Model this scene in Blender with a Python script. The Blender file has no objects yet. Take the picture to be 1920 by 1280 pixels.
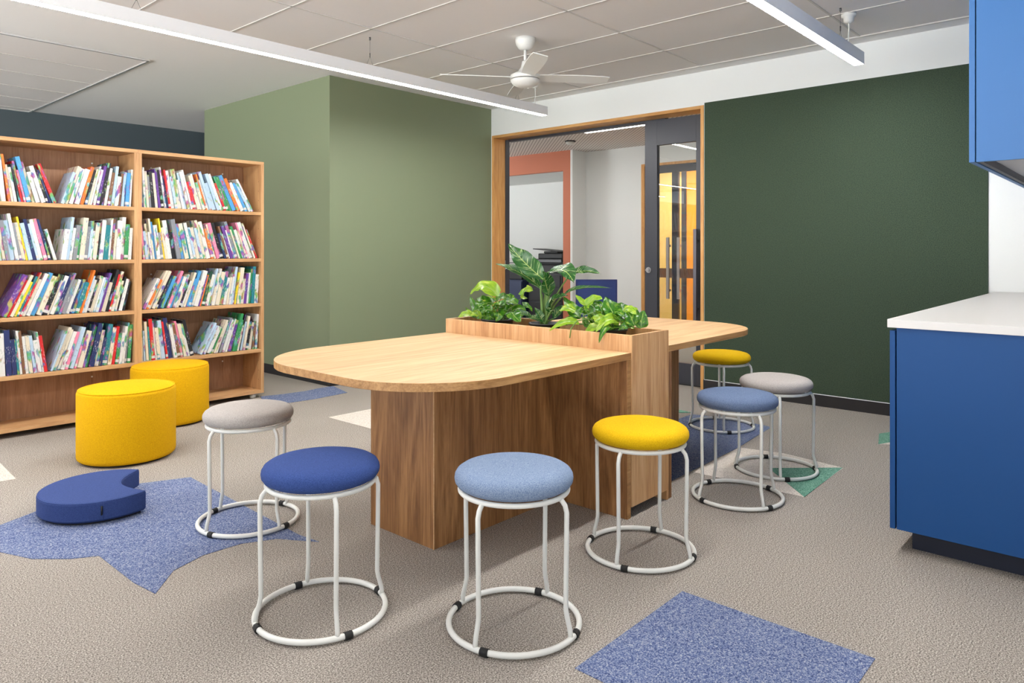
import bpy, bmesh, math, random
from mathutils import Vector, Matrix, noise
random.seed(7)
PI=math.pi
sc=bpy.context.scene
COL=sc.collection
# ---------------------------------------------------------------- camera, world, exposure
cam_d=bpy.data.cameras.new('camera'); cam=bpy.data.objects.new('camera',cam_d); COL.objects.link(cam)
sc.camera=cam
cam_d.sensor_width=36; cam_d.lens=1352/1920*36; cam_d.shift_y=-170/1920; cam_d.clip_start=.02; cam_d.clip_end=60
YAW=math.atan(1210/1352)
cam.location=(0,0,1.165); cam.rotation_euler=(PI/2,0,YAW-PI/2)
w=bpy.data.worlds.new('World'); sc.world=w; w.use_nodes=True
bg=w.node_tree.nodes['Background']; # overcast sky above the horizon, added bright lower half to lift the ceiling
_n=w.node_tree.nodes; _l=w.node_tree.links
_g=_n.new('ShaderNodeNewGeometry'); _s=_n.new('ShaderNodeSeparateXYZ'); _r=_n.new('ShaderNodeMapRange'); _m=_n.new('ShaderNodeMix'); _m.data_type='RGBA'
_r.inputs['From Min'].default_value=-.08; _r.inputs['From Max'].default_value=.08
_l.new(_g.outputs['Incoming'],_s.inputs[0]); _l.new(_s.outputs['Z'],_r.inputs['Value']); _l.new(_r.outputs[0],_m.inputs['Factor'])
_m.inputs['A'].default_value=(.09,.10,.12,1); _m.inputs['B'].default_value=(.98,1,1,1)
_l.new(_m.outputs['Result'],bg.inputs['Color']); bg.inputs['Strength'].default_value=13
sc.view_settings.view_transform='Standard'; sc.view_settings.look='None'
sc.view_settings.exposure=-0.17; sc.view_settings.gamma=1; sc.view_settings.use_curve_mapping=False
sc.cycles.use_denoising=True; sc.cycles.max_bounces=8; sc.cycles.diffuse_bounces=5
sc.cycles.caustics_reflective=False; sc.cycles.caustics_refractive=False; sc.cycles.sample_clamp_indirect=6
LENS_POWER=112.0
# ---------------------------------------------------------------- materials
def lin(c):
    return tuple(((x/255)/12.92 if x/255<=.04045 else ((x/255+.055)/1.055)**2.4) for x in c)
def newmat(name):
    m=bpy.data.materials.new(name); m.use_nodes=True; n=m.node_tree.nodes; l=m.node_tree.links
    return m,n,l,n['Principled BSDF']
def N(n,t,**k):
    x=n.new(t)
    for a,b in k.items(): setattr(x,a,b)
    return x
def plain(name,rgb,rough=.5,metal=0,bump=0,bscale=200,spec=.5,coat=0,sheen=0):
    m,n,l,p=newmat(name)
    p.inputs['Base Color'].default_value=(*lin(rgb),1); p.inputs['Roughness'].default_value=rough; p.inputs['Metallic'].default_value=metal
    p.inputs['Specular IOR Level'].default_value=spec; p.inputs['Coat Weight'].default_value=coat
    if sheen: p.inputs['Sheen Weight'].default_value=sheen; p.inputs['Sheen Roughness'].default_value=.5
    if bump:
        tc=N(n,'ShaderNodeTexCoord'); nz=N(n,'ShaderNodeTexNoise'); nz.inputs['Scale'].default_value=bscale; nz.inputs['Detail'].default_value=3
        b=N(n,'ShaderNodeBump'); b.inputs['Strength'].default_value=bump; b.inputs['Distance'].default_value=.002
        l.new(tc.outputs['Object'],nz.inputs['Vector']); l.new(nz.outputs['Fac'],b.inputs['Height']); l.new(b.outputs['Normal'],p.inputs['Normal'])
    return m
def fabric(name,a,b_,scale=420,bump=.35,rough=.95,stretch=(1,1,1),big=0,sheen=.0):
    m,n,l,p=newmat(name)
    tc=N(n,'ShaderNodeTexCoord'); mp=N(n,'ShaderNodeMapping'); mp.inputs['Scale'].default_value=stretch
    nz=N(n,'ShaderNodeTexNoise'); nz.inputs['Scale'].default_value=scale; nz.inputs['Detail'].default_value=4; nz.inputs['Roughness'].default_value=.7
    cr=N(n,'ShaderNodeValToRGB'); cr.color_ramp.elements[0].position=.36; cr.color_ramp.elements[1].position=.64
    cr.color_ramp.elements[0].color=(*lin(a),1); cr.color_ramp.elements[1].color=(*lin(b_),1)
    bp=N(n,'ShaderNodeBump'); bp.inputs['Strength'].default_value=bump; bp.inputs['Distance'].default_value=.0015
    l.new(tc.outputs['Object'],mp.inputs['Vector']); l.new(mp.outputs['Vector'],nz.inputs['Vector'])
    l.new(nz.outputs['Fac'],cr.inputs['Fac']); l.new(cr.outputs['Color'],p.inputs['Base Color'])
    l.new(nz.outputs['Fac'],bp.inputs['Height']); l.new(bp.outputs['Normal'],p.inputs['Normal'])
    p.inputs['Roughness'].default_value=rough; p.inputs['Specular IOR Level'].default_value=.2
    if sheen: p.inputs['Sheen Weight'].default_value=sheen
    return m
def wood(name,dark,mid,light,axis='z',rough=.42,k=1.0,knots=True):
    m,n,l,p=newmat(name)
    tc=N(n,'ShaderNodeTexCoord'); 
    s={'z':(7,7,.7),'x':(.7,7,7),'y':(7,.7,7)}[axis]
    mp=N(n,'ShaderNodeMapping'); mp.inputs['Scale'].default_value=tuple(v*k for v in s)
    n1=N(n,'ShaderNodeTexNoise'); n1.inputs['Scale'].default_value=1.5; n1.inputs['Detail'].default_value=5; n1.inputs['Roughness'].default_value=.6; n1.inputs['Distortion'].default_value=1.6
    mp2=N(n,'ShaderNodeMapping'); mp2.inputs['Scale'].default_value=tuple(v*k*(7 if v>5 else 3.2) for v in s)
    n2=N(n,'ShaderNodeTexNoise'); n2.inputs['Scale'].default_value=2.2; n2.inputs['Detail'].default_value=6; n2.inputs['Roughness'].default_value=.65
    mx=N(n,'ShaderNodeMath',operation='MULTIPLY_ADD'); mx.inputs[1].default_value=.45
    sub=N(n,'ShaderNodeMath',operation='MULTIPLY'); sub.inputs[1].default_value=.6
    cr=N(n,'ShaderNodeValToRGB'); e=cr.color_ramp.elements
    e[0].position=.34; e[0].color=(*lin(dark),1); e[1].position=.66; e[1].color=(*lin(light),1)
    x=e.new(.5); x.color=(*lin(mid),1)
    l.new(tc.outputs['Object'],mp.inputs['Vector']); l.new(tc.outputs['Object'],mp2.inputs['Vector'])
    l.new(mp.outputs['Vector'],n1.inputs['Vector']); l.new(mp2.outputs['Vector'],n2.inputs['Vector'])
    l.new(n1.outputs['Fac'],sub.inputs[0]); l.new(n2.outputs['Fac'],mx.inputs[0]); l.new(sub.outputs[0],mx.inputs[2])
    l.new(mx.outputs[0],cr.inputs['Fac']); l.new(cr.outputs['Color'],p.inputs['Base Color'])
    p.inputs['Roughness'].default_value=rough; p.inputs['Specular IOR Level'].default_value=.4
    bp=N(n,'ShaderNodeBump'); bp.inputs['Strength'].default_value=.08; bp.inputs['Distance'].default_value=.001
    l.new(n2.outputs['Fac'],bp.inputs['Height']); l.new(bp.outputs['Normal'],p.inputs['Normal'])
    return m
def emit(name,rgb,st):
    m,n,l,p=newmat(name); p.inputs['Base Color'].default_value=(.8,.8,.8,1)
    p.inputs['Emission Color'].default_value=(*rgb,1); p.inputs['Emission Strength'].default_value=st
    return m
def glass(name,tint=(1,1,1),refl=.09,rough=0.0):
    m,n,l,p=newmat(name); n.remove(p); out=n['Material Output']
    t=N(n,'ShaderNodeBsdfTransparent'); t.inputs['Color'].default_value=(*tint,1)
    g=N(n,'ShaderNodeBsdfGlossy'); g.inputs['Roughness'].default_value=rough
    mix=N(n,'ShaderNodeMixShader'); mix.inputs['Fac'].default_value=refl
    l.new(t.outputs[0],mix.inputs[1]); l.new(g.outputs[0],mix.inputs[2]); l.new(mix.outputs[0],out.inputs['Surface'])
    return m
def carpet(name,stops,scale=225):
    m,n,l,p=newmat(name)
    tc=N(n,'ShaderNodeTexCoord'); vo=N(n,'ShaderNodeTexNoise'); vo.inputs['Scale'].default_value=scale; vo.inputs['Detail'].default_value=3; vo.inputs['Roughness'].default_value=.75
    cr=N(n,'ShaderNodeValToRGB'); e=cr.color_ramp.elements
    e[0].position=stops[0][0]; e[0].color=(*lin(stops[0][1]),1); e[1].position=stops[-1][0]; e[1].color=(*lin(stops[-1][1]),1)
    for q,c in stops[1:-1]: x=e.new(q); x.color=(*lin(c),1)
    big=N(n,'ShaderNodeTexNoise'); big.inputs['Scale'].default_value=1.3; big.inputs['Detail'].default_value=2
    hs=N(n,'ShaderNodeHueSaturation'); mr=N(n,'ShaderNodeMapRange'); mr.inputs['To Min'].default_value=.92; mr.inputs['To Max'].default_value=1.08
    bp=N(n,'ShaderNodeBump'); bp.inputs['Strength'].default_value=.12; bp.inputs['Distance'].default_value=.003
    l.new(tc.outputs['Object'],vo.inputs['Vector']); l.new(tc.outputs['Object'],big.inputs['Vector'])
    l.new(vo.outputs['Fac'],cr.inputs['Fac']); l.new(cr.outputs['Color'],hs.inputs['Color']); l.new(big.outputs['Fac'],mr.inputs['Value']); l.new(mr.outputs[0],hs.inputs['Value'])
    l.new(hs.outputs['Color'],p.inputs['Base Color']); l.new(vo.outputs['Fac'],bp.inputs['Height']); l.new(bp.outputs['Normal'],p.inputs['Normal'])
    p.inputs['Roughness'].default_value=1; p.inputs['Specular IOR Level'].default_value=.1
    return m
M={}
M['floor']=carpet('carpet_greige',[(.36,(74,68,64)),(.47,(134,127,120)),(.54,(160,152,144)),(.65,(208,200,190))])
M['c_blue']=carpet('carpet_blue',[(.37,(46,58,94)),(.47,(84,100,142)),(.55,(122,132,158)),(.65,(176,178,184))])
M['c_beige']=carpet('carpet_beige',[(.36,(156,148,140)),(.5,(205,196,186)),(.66,(228,220,210))])
M['c_green']=carpet('carpet_green',[(.36,(54,92,80)),(.5,(92,142,122)),(.66,(156,190,174))])
M['white_wall']=plain('white_paint',(232,234,232),.6)
M['ceil_plaster']=plain('white_plaster_ceiling',(240,240,240),.8)
M['green']=plain('sage_green_paint',(124,134,106),.5,spec=.4,bump=.05,bscale=90)
M['teal']=plain('dark_teal_paint',(76,88,94),.55)
M['felt']=fabric('dark_green_felt',(46,60,49),(72,85,68),scale=190,bump=.3)
M['skirt']=plain('black_skirting',(32,30,31),.5)
M['white_metal']=plain('white_powder_coat',(228,228,222),.38)
M['fan_white']=plain('white_enamel',(226,226,222),.35)
M['alu']=plain('white_satin_aluminium',(236,236,238),.4)
M['lens_far']=emit('far_lit_diffuser',(1,.97,.93),40)
M['lens']=emit('lit_diffuser',(1,.985,.97),LENS_POWER)
M['black']=plain('black_plastic',(26,26,28),.5)
M['rubber']=plain('black_rubber',(22,22,22),.7)
M['steel']=plain('brushed_steel',(190,190,192),.3,metal=1)
M['wire']=plain('steel_wire',(120,120,120),.4,metal=1)
M['yellow_f']=fabric('yellow_wool',(198,152,4),(228,188,18),scale=400,bump=.4)
M['ott_y']=fabric('mustard_wool',(204,150,4),(232,182,10),scale=300,bump=.35)
M['navy_f']=fabric('royal_blue_wool',(40,60,112),(62,84,142),scale=400,bump=.4)
M['cush_f']=fabric('navy_wool',(42,58,104),(62,80,132),scale=380,bump=.3)
M['lblue_f']=fabric('denim_blue_wool',(88,108,142),(146,162,184),scale=400,bump=.4)
M['sblue_f']=fabric('slate_blue_wool',(72,90,122),(114,130,158),scale=400,bump=.4)
M['grey_f']=fabric('warm_grey_wool',(150,144,140),(190,184,178),scale=400,bump=.4)
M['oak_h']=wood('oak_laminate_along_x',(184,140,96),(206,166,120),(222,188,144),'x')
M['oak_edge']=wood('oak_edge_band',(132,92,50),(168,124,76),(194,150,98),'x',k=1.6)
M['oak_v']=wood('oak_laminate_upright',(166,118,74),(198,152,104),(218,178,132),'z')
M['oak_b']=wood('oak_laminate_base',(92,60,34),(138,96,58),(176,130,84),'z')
M['oak_sh']=wood('oak_laminate_shelf',(166,122,80),(194,150,104),(208,168,120),'x',k=1.2)
M['oak_shv']=wood('oak_laminate_shelf_side',(166,122,80),(194,150,104),(208,168,120),'z',k=1.2)
M['oak_back']=wood('oak_laminate_back',(134,96,70),(162,122,92),(180,140,108),'z',k=1.2)
M['pine']=wood('timber_lining',(176,118,62),(206,150,86),(222,172,108),'z',k=1.5)
M['pine_h']=wood('timber_lining_across',(166,112,60),(196,144,84),(212,164,104),'y',k=1.5)
M['blue_l']=plain('blue_laminate',(20,70,126),.5,spec=.3,bump=.03,bscale=30)
M['blue_u']=plain('blue_laminate_upper',(46,100,158),.45,bump=.03,bscale=30)
M['kick']=plain('navy_kickboard',(22,28,46),.5)
M['bench']=plain('white_stone_bench',(210,207,204),.35,bump=.02)
M['under']=plain('grey_underside',(176,178,186),.5)
M['dframe']=plain('charcoal_door_frame',(50,52,60),.4)
M['glass']=glass('door_glass',(.95,.96,.95),.045)
M['terra']=plain('terracotta_paint',(190,112,82),.6)
M['yellow_w']=plain('yellow_paint',(240,204,120),.6)
M['orange_w']=plain('orange_paint',(250,156,40),.6)
M['chair_b']=plain('blue_chair_mesh',(46,64,124),.7,bump=.2,bscale=400)
M['soil']=fabric('potting_soil',(32,24,18),(74,60,48),scale=90,bump=1)
M['pot']=plain('black_plant_pot',(30,32,30),.5)
M['stem']=plain('green_stem',(92,124,56),.5)
# tile ceiling
M['tile']=plain('mineral_ceiling_tile',(232,228,226),.9,bump=.1,bscale=150)
M['grid']=plain('ceiling_grid_bar',(206,202,198),.5)
M['chrome']=plain('bright_grid_bar',(235,235,235),.25,metal=.6)
def slat_ceiling():
    m,n,l,p=newmat('slatted_ceiling')
    tc=N(n,'ShaderNodeTexCoord'); mp=N(n,'ShaderNodeMapping'); mp.inputs['Rotation'].default_value=(0,0,math.radians(-45))
    wv=N(n,'ShaderNodeTexWave'); wv.bands_direction='Y'; wv.inputs['Scale'].default_value=7.5
    cr=N(n,'ShaderNodeValToRGB'); e=cr.color_ramp.elements; e[0].position=.08; e[0].color=(*lin((160,152,146)),1); e[1].position=.3; e[1].color=(*lin((222,216,210)),1)
    l.new(tc.outputs['Object'],mp.inputs['Vector']); l.new(mp.outputs['Vector'],wv.inputs['Vector']); l.new(wv.outputs['Fac'],cr.inputs['Fac']); l.new(cr.outputs['Color'],p.inputs['Base Color'])
    p.inputs['Roughness'].default_value=.8
    return m
M['slat']=slat_ceiling()
def leaf_mat(name,dk,md,lt,stripes):
    m,n,l,p=newmat(name)
    uv=N(n,'ShaderNodeUVMap'); uv.uv_map='UVMap'
    sp=N(n,'ShaderNodeSeparateXYZ'); l.new(uv.outputs['UV'],sp.inputs[0])
    ab=N(n,'ShaderNodeMath',operation='ABSOLUTE'); l.new(sp.outputs['X'],ab.inputs[0])
    # vein coordinate: along minus across
    ma=N(n,'ShaderNodeMath',operation='MULTIPLY_ADD'); ma.inputs[1].default_value=-.17 if stripes else -.3; l.new(ab.outputs[0],ma.inputs[0]); l.new(sp.outputs['Y'],ma.inputs[2])
    oi=N(n,'ShaderNodeObjectInfo')
    cb=N(n,'ShaderNodeCombineXYZ'); l.new(ma.outputs[0],cb.inputs['Y']); l.new(sp.outputs['X'],cb.inputs['X']); l.new(oi.outputs['Random'],cb.inputs['Z'])
    mp=N(n,'ShaderNodeMapping'); mp.inputs['Scale'].default_value=(.9,30,40) if stripes else (2.2,5,40)
    nz=N(n,'ShaderNodeTexNoise'); nz.inputs['Scale'].default_value=1; nz.inputs['Detail'].default_value=3
    l.new(cb.outputs[0],mp.inputs['Vector']); l.new(mp.outputs[0],nz.inputs['Vector'])
    cr=N(n,'ShaderNodeValToRGB'); e=cr.color_ramp.elements
    e[0].position=.3; e[0].color=(*lin(dk),1); e[1].position=.70 if stripes else .80; e[1].color=(*lin(lt),1); x=e.new(.57 if stripes else .58); x.color=(*lin(md),1)
    l.new(nz.outputs['Fac'],cr.inputs['Fac'])
    # midrib
    lt_=N(n,'ShaderNodeMath',operation='LESS_THAN'); lt_.inputs[1].default_value=.045; l.new(ab.outputs[0],lt_.inputs[0])
    mx=N(n,'ShaderNodeMix',data_type='RGBA'); l.new(lt_.outputs[0],mx.inputs['Factor']); l.new(cr.outputs['Color'],mx.inputs['A']); mx.inputs['B'].default_value=(*lin((150,176,96)),1)
    l.new(mx.outputs['Result'],p.inputs['Base Color'])
    p.inputs['Roughness'].default_value=.26; p.inputs['Specular IOR Level'].default_value=.5
    p.inputs['Transmission Weight'].default_value=0
    p.inputs['Subsurface Weight'].default_value=0
    bp=N(n,'ShaderNodeBump'); bp.inputs['Strength'].default_value=.3; bp.inputs['Distance'].default_value=.003
    l.new(nz.outputs['Fac'],bp.inputs['Height']); l.new(bp.outputs['Normal'],p.inputs['Normal'])
    # thin leaf translucency
    tr=N(n,'ShaderNodeBsdfTranslucent'); l.new(mx.outputs['Result'],tr.inputs['Color']); ms=N(n,'ShaderNodeMixShader'); ms.inputs['Fac'].default_value=.28
    l.new(p.outputs[0],ms.inputs[1]); l.new(tr.outputs[0],ms.inputs[2]); l.new(ms.outputs[0],n['Material Output'].inputs['Surface'])
    return m
M['leaf_mid']=leaf_mat('striped_leaf',(22,66,26),(44,100,42),(190,206,150),True)
M['leaf_poth']=leaf_mat('pothos_leaf',(26,80,18),(70,128,26),(186,204,84),False)
M['leaf_lime']=leaf_mat('lime_leaf',(96,150,34),(150,184,50),(214,220,110),False)
def book_mat():
    m,n,l,p=newmat('printed_book_cover')
    oi=N(n,'ShaderNodeObjectInfo'); tc=N(n,'ShaderNodeTexCoord')
    ad=N(n,'ShaderNodeVectorMath',operation='ADD'); cb=N(n,'ShaderNodeCombineXYZ'); ml=N(n,'ShaderNodeMath',operation='MULTIPLY'); ml.inputs[1].default_value=50
    l.new(oi.outputs['Random'],ml.inputs[0]); 
    for i in range(3): l.new(ml.outputs[0],cb.inputs[i])
    l.new(tc.outputs['Object'],ad.inputs[0]); l.new(cb.outputs[0],ad.inputs[1])
    def noi(scale,detail=2,st=(1,1,1)):
        mp=N(n,'ShaderNodeMapping'); mp.inputs['Scale'].default_value=st; l.new(ad.outputs[0],mp.inputs['Vector'])
        z=N(n,'ShaderNodeTexNoise'); z.inputs['Scale'].default_value=scale; z.inputs['Detail'].default_value=detail; l.new(mp.outputs[0],z.inputs['Vector']); return z
    a=noi(30,2,(1,1,.4)); b=noi(11,1); c=noi(170,2,(1.2,1.2,.35))
    # accent colour from hue of noise b
    hs=N(n,'ShaderNodeCombineColor',mode='HSV'); mr=N(n,'ShaderNodeMapRange'); mr.inputs['From Min'].default_value=.3; mr.inputs['From Max'].default_value=.7; mr.inputs['To Min'].default_value=-.1; mr.inputs['To Max'].default_value=1.1
    l.new(b.outputs['Fac'],mr.inputs['Value']); l.new(mr.outputs[0],hs.inputs[0]); hs.inputs[1].default_value=.7; hs.inputs[2].default_value=.38
    def step(src,lo,hi):
        r=N(n,'ShaderNodeMapRange'); r.inputs['From Min'].default_value=lo; r.inputs['From Max'].default_value=hi; l.new(src,r.inputs['Value']); return r
    s1=step(a.outputs['Fac'],.55,.62); s2=step(c.outputs['Fac'],.58,.70); 
    m1=N(n,'ShaderNodeMix',data_type='RGBA'); l.new(s1.outputs[0],m1.inputs['Factor']); l.new(oi.outputs['Color'],m1.inputs['A']); l.new(hs.outputs[0],m1.inputs['B'])
    # printed title strip between 25% and 75% of the height
    sep=N(n,'ShaderNodeSeparateXYZ'); l.new(tc.outputs['Object'],sep.inputs[0])
    t1=step(sep.outputs['Z'],.075,.08); t2=step(sep.outputs['Z'],.185,.18)
    mm=N(n,'ShaderNodeMath',operation='MULTIPLY'); l.new(t1.outputs[0],mm.inputs[0]); l.new(t2.outputs[0],mm.inputs[1])
    m3=N(n,'ShaderNodeMath',operation='MULTIPLY'); l.new(mm.outputs[0],m3.inputs[0]); l.new(s2.outputs[0],m3.inputs[1])
    ink=N(n,'ShaderNodeMix',data_type='RGBA'); sp=N(n,'ShaderNodeSeparateColor'); l.new(oi.outputs['Color'],sp.inputs[0])
    gt=N(n,'ShaderNodeMath',operation='GREATER_THAN'); gt.inputs[1].default_value=.3; l.new(sp.outputs[1],gt.inputs[0])
    l.new(gt.outputs[0],ink.inputs['Factor']); ink.inputs['A'].default_value=(.85,.85,.8,1); ink.inputs['B'].default_value=(.03,.03,.05,1)
    m2=N(n,'ShaderNodeMix',data_type='RGBA'); _q=N(n,'ShaderNodeMath',operation='MULTIPLY'); _q.inputs[1].default_value=.5; l.new(m3.outputs[0],_q.inputs[0]); l.new(_q.outputs[0],m2.inputs['Factor']); l.new(m1.outputs['Result'],m2.inputs['A']); l.new(ink.outputs['Result'],m2.inputs['B'])
    # white shelf sticker at the foot of the spine on most books
    k1=step(sep.outputs['Z'],.012,.013); k2=step(sep.outputs['Z'],.032,.031); k3=N(n,'ShaderNodeMath',operation='MULTIPLY'); l.new(k1.outputs[0],k3.inputs[0]); l.new(k2.outputs[0],k3.inputs[1])
    k5=step(sep.outputs['Y'],.02,.019); k6=N(n,'ShaderNodeMath',operation='MULTIPLY'); l.new(k3.outputs[0],k6.inputs[0]); l.new(k5.outputs[0],k6.inputs[1])
    rg=N(n,'ShaderNodeMath',operation='GREATER_THAN'); rg.inputs[1].default_value=.55; l.new(oi.outputs['Random'],rg.inputs[0])
    k4=N(n,'ShaderNodeMath',operation='MULTIPLY'); l.new(k6.outputs[0],k4.inputs[0]); l.new(rg.outputs[0],k4.inputs[1])
    m4=N(n,'ShaderNodeMix',data_type='RGBA'); l.new(k4.outputs[0],m4.inputs['Factor']); l.new(m2.outputs['Result'],m4.inputs['A']); m4.inputs['B'].default_value=(.6,.6,.58,1)
    l.new(m4.outputs['Result'],p.inputs['Base Color']); p.inputs['Roughness'].default_value=.45
    return m
M['book']=book_mat(); M['pages']=plain('book_pages',(214,208,194),.9)
# ---------------------------------------------------------------- mesh helpers
class MB:
    def __init__(s): s.v=[]; s.f=[]; s.mi=[]; s.cur=0; s.sm=[]; s.smooth=False; s.uv={}
    def add(s,vs,fs,uvs=None):
        o=len(s.v); s.v+= [Vector(v) for v in vs]
        for f in fs:
            s.f.append(tuple(i+o for i in f)); s.mi.append(s.cur); s.sm.append(s.smooth)
        if uvs: 
            for i,u in enumerate(uvs): s.uv[o+i]=u
        return s
    def box(s,x0,x1,y0,y1,z0,z1):
        return s.add([(x0,y0,z0),(x1,y0,z0),(x1,y1,z0),(x0,y1,z0),(x0,y0,z1),(x1,y0,z1),(x1,y1,z1),(x0,y1,z1)],
            [(0,3,2,1),(4,5,6,7),(0,1,5,4),(1,2,6,5),(2,3,7,6),(3,0,4,7)])
    def prism(s,pts,z0,z1):
        n=len(pts); 
        return s.add([(x,y,z0) for x,y in pts]+[(x,y,z1) for x,y in pts],[tuple(range(n-1,-1,-1)),tuple(range(n,2*n))]+[(i,(i+1)%n,(i+1)%n+n,i+n) for i in range(n)])
    def lathe(s,prof,c=(0,0,0),seg=48,smooth=True):
        n=len(prof); vs=[]; fs=[]
        for j in range(seg):
            a=2*PI*j/seg
            for r,z in prof: vs.append((c[0]+r*math.cos(a),c[1]+r*math.sin(a),c[2]+z))
        for j in range(seg):
            k=(j+1)%seg
            for i in range(n-1): fs.append((j*n+i,k*n+i,k*n+i+1,j*n+i+1))
        o=s.smooth; s.smooth=smooth; s.add(vs,fs)
        # caps
        s.smooth=False
        if prof[0][0]>1e-6: s.f.append(tuple(len(s.v)-len(vs)+j*n for j in range(seg-1,-1,-1))); s.mi.append(s.cur); s.sm.append(False)
        if prof[-1][0]>1e-6: s.f.append(tuple(len(s.v)-len(vs)+j*n+n-1 for j in range(seg))); s.mi.append(s.cur); s.sm.append(False)
        s.smooth=o; return s
    def tube(s,pts,r,seg=12,closed=False):
        pts=[Vector(p) for p in pts]; n=len(pts); rs=r if isinstance(r,(list,tuple)) else [r]*n
        T=[]
        for i in range(n):
            if closed: t=pts[(i+1)%n]-pts[i-1]
            else: t=pts[min(i+1,n-1)]-pts[max(i-1,0)]
            T.append(t.normalized())
        up=Vector((0,0,1)) if abs(T[0].z)<.9 else Vector((1,0,0))
        u=T[0].cross(up).normalized(); vs=[]
        for i in range(n):
            u=(u-T[i]*u.dot(T[i])).normalized(); v=T[i].cross(u)
            for j in range(seg):
                a=2*PI*j/seg; vs.append(pts[i]+(u*math.cos(a)+v*math.sin(a))*rs[i])
        fs=[]
        for i in range(n if closed else n-1):
            k=(i+1)%n
            for j in range(seg): fs.append((i*seg+j,i*seg+(j+1)%seg,k*seg+(j+1)%seg,k*seg+j))
        o=s.smooth; s.smooth=True; s.add(vs,fs); s.smooth=False
        if not closed:
            b=len(s.v)-len(vs)
            s.f.append(tuple(b+j for j in range(seg-1,-1,-1))); s.mi.append(s.cur); s.sm.append(False)
            s.f.append(tuple(b+(n-1)*seg+j for j in range(seg))); s.mi.append(s.cur); s.sm.append(False)
        s.smooth=o; return s
    def mesh(s,name,mats,off=(0,0,0)):
        me=bpy.data.meshes.new(name); off=Vector(off)
        me.from_pydata([tuple(v-off) for v in s.v],[],s.f)
        for m in (mats if isinstance(mats,(list,tuple)) else [mats]): me.materials.append(m)
        me.polygons.foreach_set('material_index',s.mi); me.polygons.foreach_set('use_smooth',s.sm)
        if s.uv:
            ul=me.uv_layers.new(name='UVMap')
            for lp in me.loops: ul.data[lp.index].uv=s.uv.get(lp.vertex_index,(0,0))
        me.update(); return me
def bevel(o,w=.0015,seg=2):
    b=o.modifiers.new('bevel','BEVEL'); b.width=w; b.segments=seg; b.limit_method='ANGLE'; b.angle_limit=math.radians(50); return o
def tag(o,label=None,cat=None,group=None,kind=None):
    if label: o['label']=label
    if cat: o['category']=cat
    if group: o['group']=group
    if kind: o['kind']=kind
    return o
def thing(name,loc,label,cat,group=None):
    o=bpy.data.objects.new(name,None); o.empty_display_size=.1; o.location=loc; COL.objects.link(o); return tag(o,label,cat,group)
def worldloc(o):
    v=Vector(o.location)
    while o.parent: o=o.parent; v+=Vector(o.location)
    return v
def part(root,name,mb,mat,bv=0,label=None):
    """mesh built in world coordinates, parented to an unrotated root"""
    me=mb.mesh(name,mat,worldloc(root)); o=bpy.data.objects.new(name,me); COL.objects.link(o); o.parent=root
    if bv: bevel(o,bv)
    if label: o['label']=label
    return o
def solo(name,mb,mat,loc,label,cat,group=None,bv=0):
    me=mb.mesh(name,mat,loc); o=bpy.data.objects.new(name,me); o.location=loc; COL.objects.link(o)
    if bv: bevel(o,bv)
    return tag(o,label,cat,group)
def struct(name,mb,mat,bv=0,loc=(0,0,0)):
    me=mb.mesh(name,mat,loc); o=bpy.data.objects.new(name,me); o.location=loc; COL.objects.link(o); o['kind']='structure'
    if bv: bevel(o,bv)
    return o
def B(*a): return MB().box(*a)
# ================================================================ SETTING
H=2.67; XW=5.58
fl=MB(); fl.box(-3.4,12.5,-3.2,9.5,-.1,0)
floor=struct('floor',fl,M['floor'])
def inlay(name,pts,m,z):
    o=part(floor,name,MB().prism([tuple(p) for p in pts],-.002,z),m); return o
inlay('carpet_inlay',[(1.615,.6),(2.225,.6),(2.225,1.21),(1.615,1.21)],M['c_blue'],.0022)
inlay('carpet_inlay',[(0.719,3.653),(0.831,3.658),(0.964,3.723),(1.145,3.833),(1.355,3.83),(1.53,3.758),(1.66,3.704),(1.65,3.453),(1.635,3.043),(1.62,2.622),(1.635,2.50),(1.54,2.653),(1.419,2.715),(1.269,2.72),(1.134,2.669),(1.017,2.535),(1.0,2.68),(1.0,3.01),(0.915,3.064),(0.821,3.169),(0.757,3.334),(0.693,3.52)][::-1],M['c_blue'],.0022)
inlay('carpet_inlay',[(2.896,5.199),(2.981,4.956),(3.188,4.934),(3.51,4.957),(3.6,5.29),(3.45,5.29),(3.322,5.268),(3.133,5.29),(2.95,5.34)],M['c_blue'],.0022)
inlay('carpet_inlay',[(2.90,4.318),(3.283,4.311),(3.279,3.717),(2.9,3.79)][::-1],M['c_beige'],.0022)
inlay('carpet_inlay',[(3.1,1.83),(4.08,1.85),(4.69,1.9),(4.74,2.2),(4.68,2.47),(3.1,2.47)],M['c_blue'],.0022)
inlay('carpet_inlay',[(3.463,1.825),(4.076,1.845),(4.13,1.6),(4.067,1.255),(3.46,1.245)][::-1],M['c_beige'],.0018)
inlay('carpet_inlay',[(3.793,1.551),(3.462,1.244),(4.067,1.258)],M['c_green'],.0026)
inlay('carpet_inlay',[(4.70,1.25),(4.95,1.15),(5.15,1.24),(4.98,1.32)],M['c_green'],.0022)
inlay('carpet_inlay',[(4.70,1.25),(4.80,1.14),(4.95,1.15)],M['c_beige'],.0018)
inlay('carpet_inlay',[(4.62,2.60),(4.73,2.5),(4.75,2.62)],M['c_green'],.0026)
inlay('carpet_inlay',[(0.85,4.9),(1.075,4.733),(1.054,4.341),(0.8,4.36)][::-1],M['c_beige'],.0022)
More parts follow.
